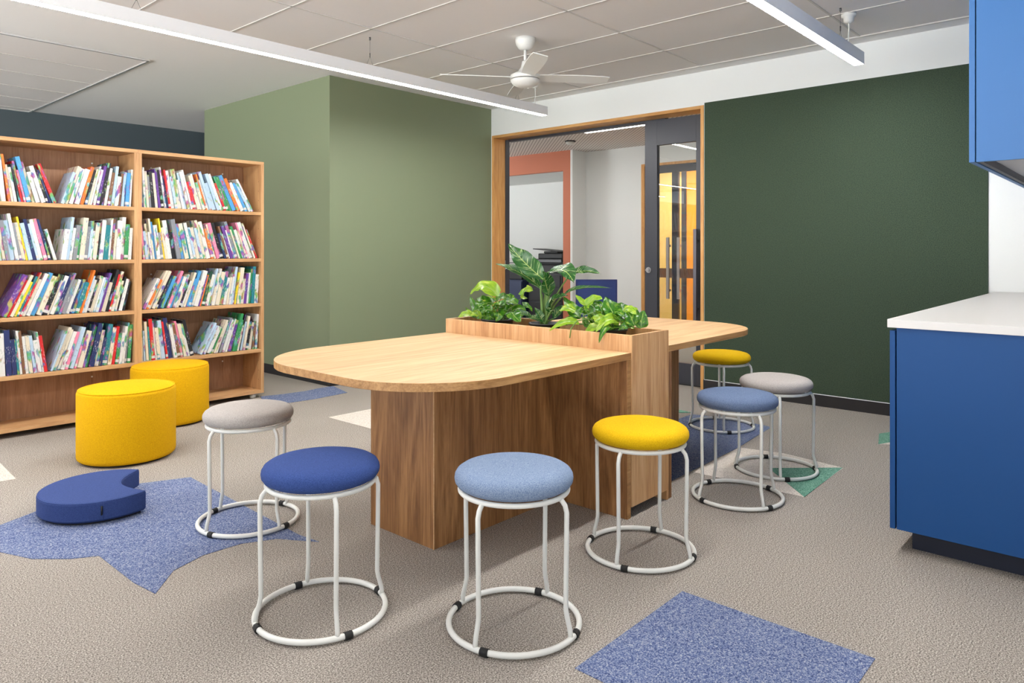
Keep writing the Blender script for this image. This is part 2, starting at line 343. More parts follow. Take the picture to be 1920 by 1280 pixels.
# ceiling: plaster slab, tile fields with grid
struct('ceiling',MB().box(-3.4,XW+.1,-3.2,9.5,H,H+.1),M['ceil_plaster'])
def tile_field(name,x0,x1,y0,y1,xs,ys,chrome=False):
    base=struct(name,B(x0,x1,y0,y1,H-.006,H+.002),M['tile'])
    g=MB()
    for x in xs: g.box(x-.006,x+.006,y0,y1,H-.0105,H-.004)
    for y in ys: g.box(x0,x1,y-.006,y+.006,H-.0105,H-.004)
    part(base,'ceiling_grid',g,M['grid'])
    t=MB(); t.box(x1-.014,x1+.006,y0-.006,y1,H-.014,H); t.box(x0,x1,y0-.014,y0+.006,H-.014,H); t.box(x0,x1,y1-.006,y1+.006,H-.014,H)
    part(base,'edge_trim',t,M['chrome'] if chrome else M['grid'])
tile_field('ceiling_tiles',-3.2,5.38,-3,4.92,[5.38-.597*i for i in range(0,15)],[4.92,3.95,2.75,1.55,.35,-.85,-2.05])
tile_field('ceiling_tiles',-3.2,2.33,5.93,9.06,[1.13,-.07,-1.27,-2.47],[6.53,7.13,7.74,8.32,8.9],True)
# walls
T=.25
wr=MB(); wr.box(XW,XW+T,-3.2,2.833,0,H); wr.box(XW,XW+T,5.276,9.3,0,H); wr.box(XW,XW+T,2.833,5.276,2.386,H)
struct('wall_right',wr,M['white_wall'])
struct('wall_kitchen',B(3.075,XW,-3.2,.150,0,H),M['white_wall'])
gb=MB(); gb.box(3.565,XW,5.29,7.62,.09,H); struct('wall_green',gb,M['green'])
struct('baseboard_green',B(3.568,XW,5.293,7.617,0,.09),M['skirt'])
struct('wall_back',B(-3.4,XW,9.06,9.3,0,H),M['teal'])
# left and near walls, out of view, window openings enlarged for more daylight
def wall_windows(name,axis,c,t,a0,a1,wins,z0,z1):
    mb=MB()
    def bx(p,q,za,zb):
        if axis=='x': mb.box(c,c+t,p,q,za,zb)
        else: mb.box(p,q,c,c+t,za,zb)
    bx(a0,a1,0,z0); bx(a0,a1,z1,H); prev=a0
    for p,q in wins: bx(prev,p,z0,z1); prev=q
    bx(prev,a1,z0,z1)
    struct(name,mb,M['white_wall'])
    for i,(p,q) in enumerate(wins):
        f=MB(); c0,c1=c+t*.3,c+t*.3+.05
        def fx(p_,q_,za,zb):
            if axis=='x': f.box(c0,c1,p_,q_,za,zb)
            else: f.box(p_,q_,c0,c1,za,zb)
        fx(p,q,z0,z0+.05); fx(p,q,z1-.05,z1); fx(p,p+.05,z0,z1); fx(q-.05,q,z0,z1); fx((p+q)/2-.025,(p+q)/2+.025,z0,z1)
        struct('window_%d'%(i+1 if axis=='x' else i+5),f,M['dframe'])
wall_windows('wall_left','x',-3.4,.2,-3.2,9.3,[(-1.8,.6),(1.2,3.6),(4.2,6.5),(6.9,8.9)],.12,2.56)  # farthest openings added to light the teal wall and left ceiling
wall_windows('wall_near','y',-3.2,.2,-3.4,3.075,[(-2.6,-.3)],.12,2.56)
# acoustic felt panel and skirting on the right wall
felt=struct('wall_felt',B(XW-.012,XW,.822,2.823,.091,2.402),M['felt'])
struct('trim_1',B(XW-.014,XW,.822,2.823,.086,.091),M['alu'])
struct('baseboard_right',B(XW-.014,XW,.78,2.833,0,.086),M['skirt'])
# timber door lining
d1=bpy.data.objects.new('door_1',None); COL.objects.link(d1); d1.location=(5.6,4.05,0); d1['kind']='structure'
j=MB(); j.box(5.572,5.76,5.248,5.276,0,2.386); j.box(5.572,5.84,2.833,2.862,0,2.386); part(d1,'door_jamb',j,M['pine'],.002)
part(d1,'door_head',B(5.572,5.76,2.862,5.248,2.358,2.386),M['pine_h'],.002)
fr=MB(); fr.box(5.752,5.81,5.236,5.276,0,2.386); fr.box(5.752,5.81,3.3,5.2,2.335,2.386); part(d1,'door_frame',fr,M['dframe'])
part(d1,'strike_plate',B(5.748,5.754,5.238,5.248,.96,1.06),M['steel'])
# sliding leaf
y0,y1=2.865,3.45; X0,X1=5.655,5.70
lf=MB(); lf.box(X0,X1,y1-.125,y1,.012,2.33); lf.box(X0,X1,y0,y0+.08,.012,2.33); lf.box(X0,X1,y0+.08,y1-.125,2.105,2.33); lf.box(X0,X1,y0+.08,y1-.125,.012,.19)
leaf=part(d1,'sliding_door',lf,M['dframe'],.0015)
part(leaf,'door_glass',B(5.674,5.682,y0+.08,y1-.125,.19,2.105),M['glass'])
part(leaf,'bottom_weather_strip',B(X0-.004,X1,y0,y1,0.002,.012),M['black'])
hb=MB(); hb.box(5.600,5.622,2.915,2.945,.57,1.35); hb.box(5.622,5.656,2.92,2.94,.66,.68); hb.box(5.622,5.656,2.92,2.94,1.24,1.26)
part(leaf,'pull_handle',hb,plain('dark_anodised_handle',(92,90,96),.3,metal=.8),.002)
lk=MB(); lk.tube([(5.655,3.41,.992),(5.646,3.41,.992)],.026,24); lk.tube([(5.647,3.41,.992),(5.63,3.41,.992)],.017,20); lk.box(5.618,5.632,3.395,3.425,.988,.996)
part(leaf,'door_lock',lk,M['steel'])
# ---------------- room beyond
struct('ceiling_far_room',B(5.83,12.5,1.5,11.0,H,H+.08),M['slat'])
XA=8.6; XB=8.95
ta=MB(); ta.box(XA,XA+.1,6.53,6.665,0,H); ta.box(XA,XA+.1,6.665,10.9,2.372,H)
struct('wall_terracotta',ta,M['terra'])
nw=MB(); nw.box(10.2,10.3,6.5,10.9,0,H); nw.box(XA+.1,10.2,6.53,6.66,0,H); nw.box(XA+.1,10.2,6.66,10.9,2.40,H-.01); struct('wall_recess',nw,M['white_wall'])
pw=MB(); pw.box(XA+.001,XB,6.49,6.529,0,H); pw.box(XB,XB+.12,5.51,6.529,0,H); pw.box(XB,XB+.12,3.95,5.51,2.40,H); pw.box(XB,XB+.12,1.5,3.95,0,H)
struct('wall_far_room',pw,M['white_wall'])
struct('wall_far_side',MB().box(5.83,12.5,1.4,1.5,0,H).box(5.83,10.3,10.9,11.0,0,H),M['white_wall'])
struct('floor_far_room',B(5.6,12.5,9.5,11.0,-.1,0),M['floor'])
# door in the far wall: timber frame, charcoal stiles, glass
d2=bpy.data.objects.new('door_2',None); COL.objects.link(d2); d2.location=(XB,4.9,0); d2['kind']='structure'
j=MB(); j.box(XB-.02,XB+.12,5.455,5.51,0,2.40); j.box(XB-.02,XB+.12,3.95,4.0,0,2.40); j.box(XB-.02,XB+.12,4.0,5.455,2.365,2.40); part(d2,'door_lining',j,M['pine'],.002)
f=MB(); f.box(XB+.02,XB+.07,4.0,5.455,2.26,2.365); f.box(XB+.02,XB+.07,5.34,5.455,0,2.26); f.box(XB+.02,XB+.07,4.945,5.04,0,2.26); f.box(XB+.02,XB+.07,4.0,4.07,0,2.26)
part(d2,'door_frame',f,M['dframe'])
part(d2,'door_rail',MB().box(XB+.02,XB+.07,5.04,5.34,.79,.92).box(XB+.02,XB+.07,4.07,4.945,.79,.92),plain('brown_rail',(112,76,52),.5))
part(d2,'door_glass',MB().box(XB+.04,XB+.045,5.04,5.34,.92,2.26).box(XB+.04,XB+.045,5.04,5.34,.0,.79).box(XB+.04,XB+.045,4.07,4.945,.92,2.26).box(XB+.04,XB+.045,4.07,4.945,0,.79),M['glass'])
for yy in (5.065,4.90):
    part(d2,'pull_handle',MB().box(XB-.06,XB-.035,yy-.02,yy+.02,.5,1.35).box(XB-.035,XB+.02,yy-.01,yy+.01,.6,.63).box(XB-.035,XB+.02,yy-.01,yy+.01,1.22,1.25),M['steel'])
struct('wall_yellow',B(10.4,10.5,5.66,7.0,0,H),M['yellow_w'])
struct('trim_2',B(10.38,10.5,5.58,5.66,0,H),M['dframe'])
struct('wall_orange',B(10.4,10.5,3.0,5.58,0,H),M['orange_w'])
# ================================================================ LIGHTS
def linear_light(x0,x1,y,label,mounts,flex=None):
    z0,z1=2.38,2.458; w=.033
    t=thing('pendant_light',((x0+x1)/2,y,z0),label,'ceiling light','linear pendant lights')
    h=MB(); h.box(x0,x1,y-w,y-w+.004,z0,z1); h.box(x0,x1,y+w-.004,y+w,z0,z1); h.box(x0,x1,y-w+.004,y+w-.004,z1-.004,z1)
    h.box(x0,x0+.004,y-w+.004,y+w-.004,z0,z1-.004); h.box(x1-.004,x1,y-w+.004,y+w-.004,z0,z1-.004)
    part(t,'housing',h,M['alu'])
    part(t,'diffuser',B(x0+.005,x1-.005,y-w+.005,y+w-.005,z0+.001,z0+.012),M['lens'])
    for x in mounts:
        c=MB(); c.tube([(x,y,H-.011),(x,y,H-.03)],.007,10); c.tube([(x,y,H-.03),(x,y,z1+.085)],.0012,6)
        c.tube([(x,y,z1+.09),(x,y,z1+.06)],.004,8); c.tube([(x,y,z1+.065),(x-.03,y,z1)],.001,6); c.tube([(x,y,z1+.065),(x+.03,y,z1)],.001,6)
        part(t,'suspension_wire',c,M['wire'])
    if flex:
        x=flex
        part(t,'ceiling_rose',MB().lathe([(.045,0),(.045,-.012),(.042,-.02),(.032,-.024),(.03,-.05),(.012,-.06),(.0,-.06)],(x,y,H-.006),28),M['fan_white'])
        part(t,'power_flex',MB().tube([(x,y,H-.06),(x+.004,y,H-.1),(x+.008,y+.004,H-.14),(x-.002,y,H-.17),(x-.004,y,z1)],.004,8),M['fan_white'])
linear_light(-.9,5.035,4.11,'long white linear pendant light running towards the green wall',[1.55,3.10,4.66],4.90)
linear_light(1.35,5.03,1.455,'white linear pendant light ending above the dark green felt wall',[1.75,3.10,4.66],4.82)
linear_light(-3.1,1.1,8.3,'unseen white linear pendant light added to brighten the dark teal wall',[-2.6,-.9,.8])  # added out of frame to lift the teal wall and ceiling bounce
linear_light(-3.1,1.15,6.8,'unseen white linear pendant light added to brighten the area left of the bookcases',[-2.6,-.9,.8])  # added out of frame for more light on the left side
# recessed linear light of the room beyond, plus two added unseen strips
def ceil_strip(x0,x1,y0,y1,label,mat='lens_far'):
    t=thing('recessed_light',((x0+x1)/2,(y0+y1)/2,H),label,'ceiling light')
    part(t,'trim',MB().box(x0-.015,x1+.015,y0-.015,y0,H-.014,H).box(x0-.015,x1+.015,y1,y1+.015,H-.014,H).box(x0-.015,x0,y0,y1,H-.014,H).box(x1,x1+.015,y0,y1,H-.014,H),M['alu'])
    part(t,'diffuser',B(x0,x1,y0,y1,H-.008,H),M[mat])
ceil_strip(7.36,7.46,3.2,5.4,'recessed strip light in the slatted ceiling beyond the doorway')
ceil_strip(9.5,9.62,3.2,6.0,'unseen strip light added to brighten the walls behind the far glass door','lens')  # added lamp, out of sight, lights the yellow and orange walls
ceil_strip(7.0,7.1,6.2,9.4,'unseen strip light added in the slatted ceiling to brighten the white niche','lens_far')  # added lamp hidden by the door head, lifts the dark niche
# ceiling fan
FX,FY=3.853,3.323
fan=thing('ceiling_fan',(FX,FY,H),'white four-bladed ceiling fan between the two pendant lights','ceiling fan')
part(fan,'canopy',MB().lathe([(.069,-.006),(.070,-.03),(.064,-.055),(.05,-.078),(.032,-.09),(.0,-.09)],(FX,FY,H),40),M['fan_white'])
part(fan,'down_rod',MB().tube([(FX,FY,H-.085),(FX,FY,H-.19)],.0105,16),M['fan_white'])
part(fan,'motor_housing',MB().lathe([(.0,-.17),(.022,-.17),(.026,-.19),(.032,-.215),(.05,-.24),(.085,-.258),(.104,-.268),(.106,-.29),(.10,-.298)],(FX,FY,H),48),M['fan_white'])
part(fan,'motor_seam',MB().lathe([(.1,-.297),(.101,-.297),(.101,-.302),(.1,-.302)],(FX,FY,H),48),M['black'])
part(fan,'lower_cap',MB().lathe([(.104,-.302),(.103,-.312),(.088,-.332),(.06,-.347),(.03,-.353),(.0,-.355)],(FX,FY,H),48),M['fan_white'])
for a in (-40,50,140,230):
    a=math.radians(a+.0); ca,sa=math.cos(a),math.sin(a); mb=MB(); n=10; vs=[];fs=[]
    for i in range(n+1):
        r=.085+.515*i/n; wd=.045+.013*math.sin(i/n*PI*.8)
        if i==n: wd*=.9
        pit=math.radians(-13)
        for s_,zz in ((-1,.003),(1,.003),(1,-.003),(-1,-.003)):
            yy=s_*wd*math.cos(pit); z=2.388+s_*wd*math.sin(pit)+zz
            vs.append((FX+r*ca-yy*sa,FY+r*sa+yy*ca,z))
    for i in range(n):
        for k in range(4): fs.append((4*i+k,4*i+(k+1)%4,4*i+4+(k+1)%4,4*i+4+k))
    fs+= [(3,2,1,0),(4*n,4*n+1,4*n+2,4*n+3)]
    mb.add(vs,fs); part(fan,'fan_blade',mb,M['fan_white'])
# ================================================================ TABLE WITH PLANTER
def round_rect(x0,x1,y0,y1,r,corners,n=14):
    pts=[]
    for (cx,cy,a0,key) in ((x0+r,y0+r,PI,'a'),(x1-r,y0+r,1.5*PI,'b'),(x1-r,y1-r,0,'c'),(x0+r,y1-r,.5*PI,'d')):
        if key in corners:
            for i in range(n+1):
                a=a0+PI/2*i/n; pts.append((cx+r*math.cos(a),cy+r*math.sin(a)))
        else:
            pts.append({'a':(x0,y0),'b':(x1,y0),'c':(x1,y1),'d':(x0,y1)}[key])
    return pts
PX0,PX1,PY0,PY1,PZ=2.694,3.013,1.709,2.897,.795
tb=thing('planter_table',(2.855,2.3,0),'oak double-ended table with a raised planter box across its middle','table')
def top(x0,x1,c):
    pts=round_rect(x0,x1,1.712,2.895,.40,c)
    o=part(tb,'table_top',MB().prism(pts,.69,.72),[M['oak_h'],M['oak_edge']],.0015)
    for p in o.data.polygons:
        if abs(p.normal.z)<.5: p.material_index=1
    return o
top(1.495,PX0,'ad'); top(PX1,4.215,'bc')
def base(xa,xb,xp0,xp1):
    t=.018; mb=MB(); mb.box(xa,xb,2.1,2.1+t,0,.69); mb.box(xa,xb,2.5-t,2.5,0,.69)
    xe=(xa,xa+t) if xa<2.8 else (xb-t,xb)
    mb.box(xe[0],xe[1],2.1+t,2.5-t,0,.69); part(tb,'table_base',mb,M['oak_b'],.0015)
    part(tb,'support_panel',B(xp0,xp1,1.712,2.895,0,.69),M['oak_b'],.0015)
base(1.89,2.66,2.66,2.688); base(3.045,3.82,3.019,3.045)
part(tb,'edge_strip',MB().box(2.6605,2.6875,1.7105,1.712,0,.69),M['oak_edge'])
part(tb,'corner_strip',B(1.8888,1.8915,2.0988,2.1015,0,.69),M['oak_h'])
bs=MB(); bs.box(PX0,PX0+.018,PY0+.018,PY1,.045,PZ); bs.box(PX1-.018,PX1,PY0+.0,PY1,0,PZ-.001)
bs.box(PX0,PX1-.018,PY0,PY0+.018,.045,PZ); bs.box(PX0+.018,PX1-.018,PY1-.018,PY1,.045,PZ)
bs.box(PX0+.018,PX1-.018,PY0+.018,PY1-.018,.60,.62)
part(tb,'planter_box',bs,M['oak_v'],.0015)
part(tb,'plinth',B(PX0+.03,PX1-.03,PY0+.07,PY1-.07,0,.045),M['black'])
# liner and pots
PLX=2.855
def leafmesh(b,m,t,w,fold,kind='lance',lift=None):
    b,m,t=Vector(b),Vector(m),Vector(t); n=14; k=4; mb=MB(); mb.smooth=True; vs=[];uv=[];fs=[]
    camd=Vector((-.745,-.667,.35)).normalized()
    for i in range(n+1):
        u=i/n; p=b*(1-u)**2+m*2*u*(1-u)+t*u*u; tg=((m-b)*(1-u)+(t-m)*u).normalized()
        nr=(Vector((-.35,-.35,1))+camd*.9); nr=(nr-tg*nr.dot(tg)).normalized(); sd=tg.cross(nr).normalized()
        if kind=='heart': pr=math.sin(PI*u**.60)**.62*(1-.22*u) if 0<u<1 else 0
        else: pr=math.sin(PI*u**.85)**.9 if 0<u<1 else 0
        wd=w/2*pr+.0003
        for j in range(-k,k+1):
            s=j/k; wav=.05*w*math.sin(u*17+ (3 if j>0 else 0))*abs(s)**2
            q=p+sd*(wd*s)+nr*(abs(s)*wd*fold+wav)
            if (2.688<q.x<2.718 or 2.988<q.x<3.02 or 2.872<q.y<2.903 or 1.703<q.y<1.734) and 2.688<q.x<3.02: q.z=max(q.z,.7975)
            vs.append(q); uv.append((s,u))
    c=2*k+1
    for i in range(n):
        for j in range(2*k): fs.append((i*c+j,i*c+j+1,(i+1)*c+j+1,(i+1)*c+j))
    mb.add(vs,fs,uv); return mb
def pot(root,x,y,r=.072,h=.168):
    z=.622
    part(root,'pot',MB().lathe([(r*.75,0),(r,h),(r+.006,h),(r+.006,h+.008),(r-.004,h+.008),(r*.74,.01),(0,.01)],(x,y,z),36),M['pot'])
    part(root,'soil',MB().lathe([(r*.75,h-.05),(r*.93,h-.02),(r*.5,h-.012),(0,h-.01)],(x,y,z),24),M['soil'])
    return Vector((x,y,z+h-.012))
MID=[
((2.855, 2.323, 1.009), (2.835, 2.457, 1.097), (2.805, 2.535, 1.201), 0.091, 0.25),
((2.855, 2.328, 0.953), (2.825, 2.448, 1.067), (2.855, 2.672, 1.093), 0.047, 0.5),
((2.855, 2.312, 1.047), (2.805, 2.161, 1.109), (2.735, 2.057, 1.014), 0.089, 0.2),
((2.855, 2.301, 0.933), (2.835, 2.312, 1.01), (2.785, 2.287, 1.062), 0.063, 0.5),
((2.885, 2.186, 1.049), (2.915, 2.131, 1.079), (2.955, 2.054, 1.05), 0.038, 0.5),
((2.835, 2.189, 0.947), (2.885, 2.17, 0.995), (2.955, 1.991, 0.982), 0.017, 0.7),
((2.855, 2.295, 0.84), (2.825, 2.277, 0.936), (2.775, 2.12, 0.947), 0.055, 0.4),
((2.855, 2.344, 0.803), (2.835, 2.372, 0.824), (2.825, 2.431, 0.823), 0.026, 0.4),
((2.835, 2.4, 0.827), (2.825, 2.454, 0.846), (2.835, 2.53, 0.843), 0.024, 0.4),
((2.835, 2.323, 0.802), (2.815, 2.333, 0.841), (2.815, 2.364, 0.875), 0.032, 0.4),
((2.855, 2.274, 0.821), (2.885, 2.271, 0.865), (2.905, 2.23, 0.887), 0.034, 0.4),
]
RIGHT=[
((2.805, 2.075, 0.847), (2.795, 2.113, 0.879), (2.815, 2.178, 0.938), 0.06, 0.2),
((2.855, 2.074, 0.898), (2.855, 2.112, 0.929), (2.875, 2.15, 0.947), 0.025, 0.3),
((2.855, 2.072, 0.894), (2.855, 2.022, 0.945), (2.855, 1.976, 0.933), 0.049, 0.3),
((2.825, 1.871, 0.848), (2.785, 1.884, 0.892), (2.805, 1.925, 0.949), 0.078, 0.2),
((2.875, 1.851, 0.873), (2.875, 1.884, 0.907), (2.875, 1.916, 0.913), 0.043, 0.3),
((2.825, 1.779, 0.823), (2.815, 1.79, 0.873), (2.835, 1.83, 0.89), 0.057, 0.2),
((2.855, 1.762, 0.811), (2.855, 1.76, 0.853), (2.875, 1.759, 0.892), 0.05, 0.2),
((2.805, 1.851, 0.841), (2.745, 1.868, 0.875), (2.672, 1.885, 0.80), 0.05, 0.3),
((2.775, 1.859, 0.81), (2.69, 1.85, 0.85), (2.662, 1.861, 0.752), 0.031, 0.3),
((2.795, 2.068, 0.816), (2.725, 2.09, 0.85), (2.668, 2.15, 0.785), 0.036, 0.3),
((2.825, 2.08, 0.839), (2.805, 2.1, 0.855), (2.805, 2.135, 0.833), 0.028, 0.3),
((2.855, 2.057, 0.854), (2.855, 2.087, 0.893), (2.855, 2.107, 0.884), 0.036, 0.3),
((2.825, 1.851, 0.861), (2.805, 1.811, 0.857), (2.805, 1.793, 0.824), 0.042, 0.3),
((2.885, 2.034, 0.878), (2.885, 2.074, 0.921), (2.895, 2.126, 0.901), 0.045, 0.3),
((2.805, 1.907, 0.789), (2.785, 1.861, 0.817), (2.785, 1.829, 0.815), 0.027, 0.3),
((2.815, 2.169, 0.801), (2.805, 2.151, 0.832), (2.805, 2.123, 0.848), 0.025, 0.3),
((2.855, 1.979, 0.875), (2.855, 1.993, 0.91), (2.855, 2.022, 0.921), 0.044, 0.3),
((2.895, 1.832, 0.818), (2.905, 1.811, 0.858), (2.905, 1.816, 0.889), 0.039, 0.3),
((2.815, 2.023, 0.803), (2.805, 2.045, 0.811), (2.805, 2.05, 0.85), 0.032, 0.3),
((2.855, 2.022, 0.816), (2.835, 2.033, 0.841), (2.835, 2.038, 0.869), 0.032, 0.3),
((2.885, 1.985, 0.817), (2.875, 1.988, 0.849), (2.875, 1.983, 0.882), 0.032, 0.3),
((2.905, 1.922, 0.859), (2.905, 1.908, 0.9), (2.915, 1.854, 0.894), 0.04, 0.3),
((2.795, 1.795, 0.821), (2.775, 1.8, 0.83), (2.775, 1.832, 0.801), 0.03, 0.3),
]
LEFT=[
((2.835, 2.638, 0.92), (2.805, 2.714, 1.023), (2.805, 2.816, 0.927), 0.075, 0.2),
((2.835, 2.716, 0.869), (2.825, 2.742, 0.913), (2.825, 2.791, 0.898), 0.054, 0.2),
((2.855, 2.807, 0.812), (2.855, 2.843, 0.862), (2.855, 2.871, 0.909), 0.039, 0.3),
((2.805, 2.803, 0.815), (2.785, 2.846, 0.827), (2.775, 2.884, 0.793), 0.038, 0.3),
((2.805, 2.653, 0.843), (2.785, 2.677, 0.862), (2.785, 2.721, 0.828), 0.044, 0.3),
((2.825, 2.587, 0.864), (2.825, 2.629, 0.887), (2.825, 2.663, 0.86), 0.05, 0.3),
((2.885, 2.582, 0.898), (2.885, 2.599, 0.923), (2.885, 2.624, 0.928), 0.038, 0.3),
((2.795, 2.501, 0.846), (2.765, 2.467, 0.832), (2.765, 2.415, 0.802), 0.067, 0.2),
((2.855, 2.473, 0.923), (2.815, 2.438, 0.981), (2.835, 2.392, 0.958), 0.061, 0.2),
((2.795, 2.601, 0.84), (2.775, 2.566, 0.831), (2.775, 2.599, 0.792), 0.049, 0.3),
((2.845, 2.505, 0.886), (2.845, 2.563, 0.907), (2.845, 2.622, 0.892), 0.037, 0.4),
((2.805, 2.644, 0.8), (2.785, 2.651, 0.826), (2.785, 2.694, 0.798), 0.05, 0.3),
((2.805, 2.696, 0.809), (2.785, 2.721, 0.822), (2.785, 2.747, 0.795), 0.044, 0.3),
((2.835, 2.57, 0.846), (2.815, 2.586, 0.865), (2.805, 2.61, 0.827), 0.056, 0.3),
((2.885, 2.702, 0.893), (2.885, 2.65, 0.927), (2.885, 2.599, 0.898), 0.051, 0.3),
((2.885, 2.791, 0.85), (2.885, 2.755, 0.89), (2.885, 2.702, 0.886), 0.052, 0.3),
((2.855, 2.555, 0.845), (2.855, 2.506, 0.879), (2.855, 2.457, 0.851), 0.037, 0.3),
((2.885, 2.827, 0.841), (2.885, 2.855, 0.873), (2.885, 2.883, 0.871), 0.046, 0.3),
((2.855, 2.825, 0.791), (2.855, 2.862, 0.815), (2.855, 2.908, 0.845), 0.023, 0.3),
((2.855, 2.622, 0.81), (2.825, 2.561, 0.841), (2.825, 2.528, 0.806), 0.038, 0.3),
]

def petiole(root,a,b,r=.0028,bend=.5):
    a,b=Vector(a),Vector(b); c=a.lerp(b,.5); c=Vector((a.x*.6+b.x*.4,a.y*.6+b.y*.4,c.z+.15*(b-a).length))
    pts=[a*(1-u)**2+c*2*u*(1-u)+b*u*u for u in [i/8 for i in range(9)]]
    part(root,'stem',MB().tube(pts,[r*(1.3-.5*i/8) for i in range(9)],7),M['stem'])
def plant(name,y,label,data,kind,mats,extra,r):
    root=thing(name,(PLX,y,.622),label,'potted plant')
    s=pot(root,PLX,y,r); rnd=random.Random(int(y*1000))
    for i,(b,m,t,w_,fold) in enumerate(data):
        part(root,'leaf',leafmesh(b,m,t,w_*1.3,fold,kind),mats[i%len(mats)] if i not in extra else extra[i])
        a=s+Vector((rnd.uniform(-.02,.02),rnd.uniform(-.03,.03),-.004))
        petiole(root,a,b,.0045 if kind=='lance' else .0024)
    return root,s,rnd
rm,s,rnd=plant('striped_leaf_plant',2.33,'tall plant with white-striped leaves in black pot, middle of planter',MID,'lance',[M['leaf_mid']],{},.078)
for q in range(5):
    a=s+Vector((rnd.uniform(-.015,.015),rnd.uniform(-.02,.02),-.004)); b=Vector((2.85+rnd.uniform(-.02,.02),2.315+rnd.uniform(-.03,.03),.95+rnd.uniform(-.05,.04)))
    part(rm,'stem',MB().tube([a,a.lerp(b,.5)+Vector((0,rnd.uniform(-.006,.006),0)),b],[.009,.007,.004],8),M['stem'])
def fill(root,s,rnd,ys,n,mats):
    for i in range(n):
        y=rnd.uniform(*ys); x=PLX+rnd.uniform(-.09,.10); z=.80+rnd.uniform(0,.085)
        a=rnd.uniform(0,2*PI); L=rnd.uniform(.06,.085); up=rnd.uniform(-.2,.5)
        b=Vector((x,y,z)); t=b+Vector((math.cos(a)*L,math.sin(a)*L,up*L-.02)); 
        if abs(t.x-PLX)>.12 or t.y<1.77 or t.y>2.84: t.z=max(t.z,.818)
        if abs(b.x-PLX)>.12: b.z=max(b.z,.815)
        m=b.lerp(t,.5)+Vector((0,0,.025))
        part(root,'leaf',leafmesh(b,m,t,L*.72,.25,'heart'),rnd.choice(mats)); petiole(root,s+Vector((rnd.uniform(-.03,.03),rnd.uniform(-.05,.05),-.004)),b,.002)
rr,s,rnd=plant('trailing_pothos',1.94,'trailing pothos spilling over the planter edge nearest the yellow stool',RIGHT,'heart',[M['leaf_poth']],{1:M['leaf_lime'],2:M['leaf_lime'],7:M['leaf_lime'],9:M['leaf_lime']},.085)
fill(rr,s,rnd,(1.80,2.10),26,[M['leaf_poth'],M['leaf_poth'],M['leaf_lime']])
part(rr,'stem',MB().tube([(2.80,1.99,.80),(2.76,2.0,.845),(2.715,2.02,.838),(2.68,2.03,.805),(2.676,2.035,.76)],.003,7),M['stem'])
part(rr,'stem',MB().tube([(2.83,1.97,.80),(2.80,1.99,.87),(2.79,2.04,.86),(2.78,2.03,.81)],.003,7),M['stem'])
rl,s,rnd=plant('trailing_pothos',2.66,'trailing pothos at the far end of the planter beside the green wall',LEFT,'heart',[M['leaf_poth']],{0:M['leaf_lime'],3:M['leaf_lime'],8:M['leaf_lime']},.085)
fill(rl,s,rnd,(2.52,2.82),24,[M['leaf_poth'],M['leaf_poth'],M['leaf_lime']])
# ================================================================ STOOLS
def make_stool(name):
    r=thing(name,(0,0,0),'x','stool')
    # seat cushion
    prof=[(0,.433),(.10,.433),(.150,.434),(.168,.437),(.178,.443),(.184,.452),(.1855,.462),(.184,.472),(.178,.482),(.166,.490),(.146,.4955),(.11,.499),(.06,.501),(0,.502)]
    part(r,'seat',MB().lathe(prof,(0,0,0),72),M['navy_f'])
    part(r,'seat_ring',MB().tube([(.168*math.cos(a),.168*math.sin(a),.426) for a in [2*PI*i/64 for i in range(64)]],.008,12,True),M['white_metal'])
    part(r,'base_ring',MB().tube([(.2035*math.cos(a),.2035*math.sin(a),.013) for a in [2*PI*i/72 for i in range(72)]],.009,14,True),M['white_metal'])
    for k in range(4):
        a=PI/2*k; ca,sa=math.cos(a),math.sin(a)
        def P(rr,z): return (rr*ca,rr*sa,z)
        ctrl=[P(.160,.424),P(.172,.418),P(.183,.405),P(.189,.385),P(.1885,.30),P(.187,.20),P(.186,.11),P(.186,.095),P(.190,.075),P(.1985,.045),P(.2015,.030),P(.2025,.014)]
        part(r,'leg',MB().tube(ctrl,.0075,12),M['white_metal'])
        b=a+math.radians(9); cl=MB()
        pts=[(.2035*math.cos(b+d),.2035*math.sin(b+d),.0125) for d in (-.06,-.03,0,.03,.06)]
        cl.tube(pts,.0125,8); part(r,'foot_clip',cl,M['rubber'])
    return r
def copy_tree(o,parent=None):
    c=o.copy(); COL.objects.link(c); c.parent=parent
    for ch in [q for q in bpy.data.objects if q.parent==o]: copy_tree(ch,c)
    return c
proto=make_stool('stool')
STO=[('navy_f',1.322,2.008,-20+0,'royal blue seated stool standing in front of the table end corner'),
 ('lblue_f',1.684,1.499,8,'denim blue seated stool nearest the camera, beside the large oak base'),
 ('yellow_f',2.418,1.496,7,'yellow seated stool in front of the planter end panel'),
 ('grey_f',1.561,2.921,8,'grey seated stool standing between the yellow ottomans and the table end'),
 ('sblue_f',3.256,1.483,-32,'slate blue seated stool standing right of the planter, before the grey one'),
 ('grey_f',3.795,1.513,-62,'warm grey seated stool behind the slate blue one, near the felt wall'),
 ('yellow_f',4.482,2.15,-60,'yellow seated stool farthest away, in front of the sliding door')]
for i,(m,x,y,a,lb) in enumerate(STO):
    o=proto if i==0 else copy_tree(proto)
    o.location=(x,y,0); o.rotation_euler=(0,0,math.radians(a)); tag(o,lb,'stool','round stools around the table')
    for ch in [q for q in bpy.data.objects if q.parent==o and q.name.split('.')[0]=='seat']:
        if i: ch.data=ch.data.copy()
        ch.data.materials[0]=M[m]
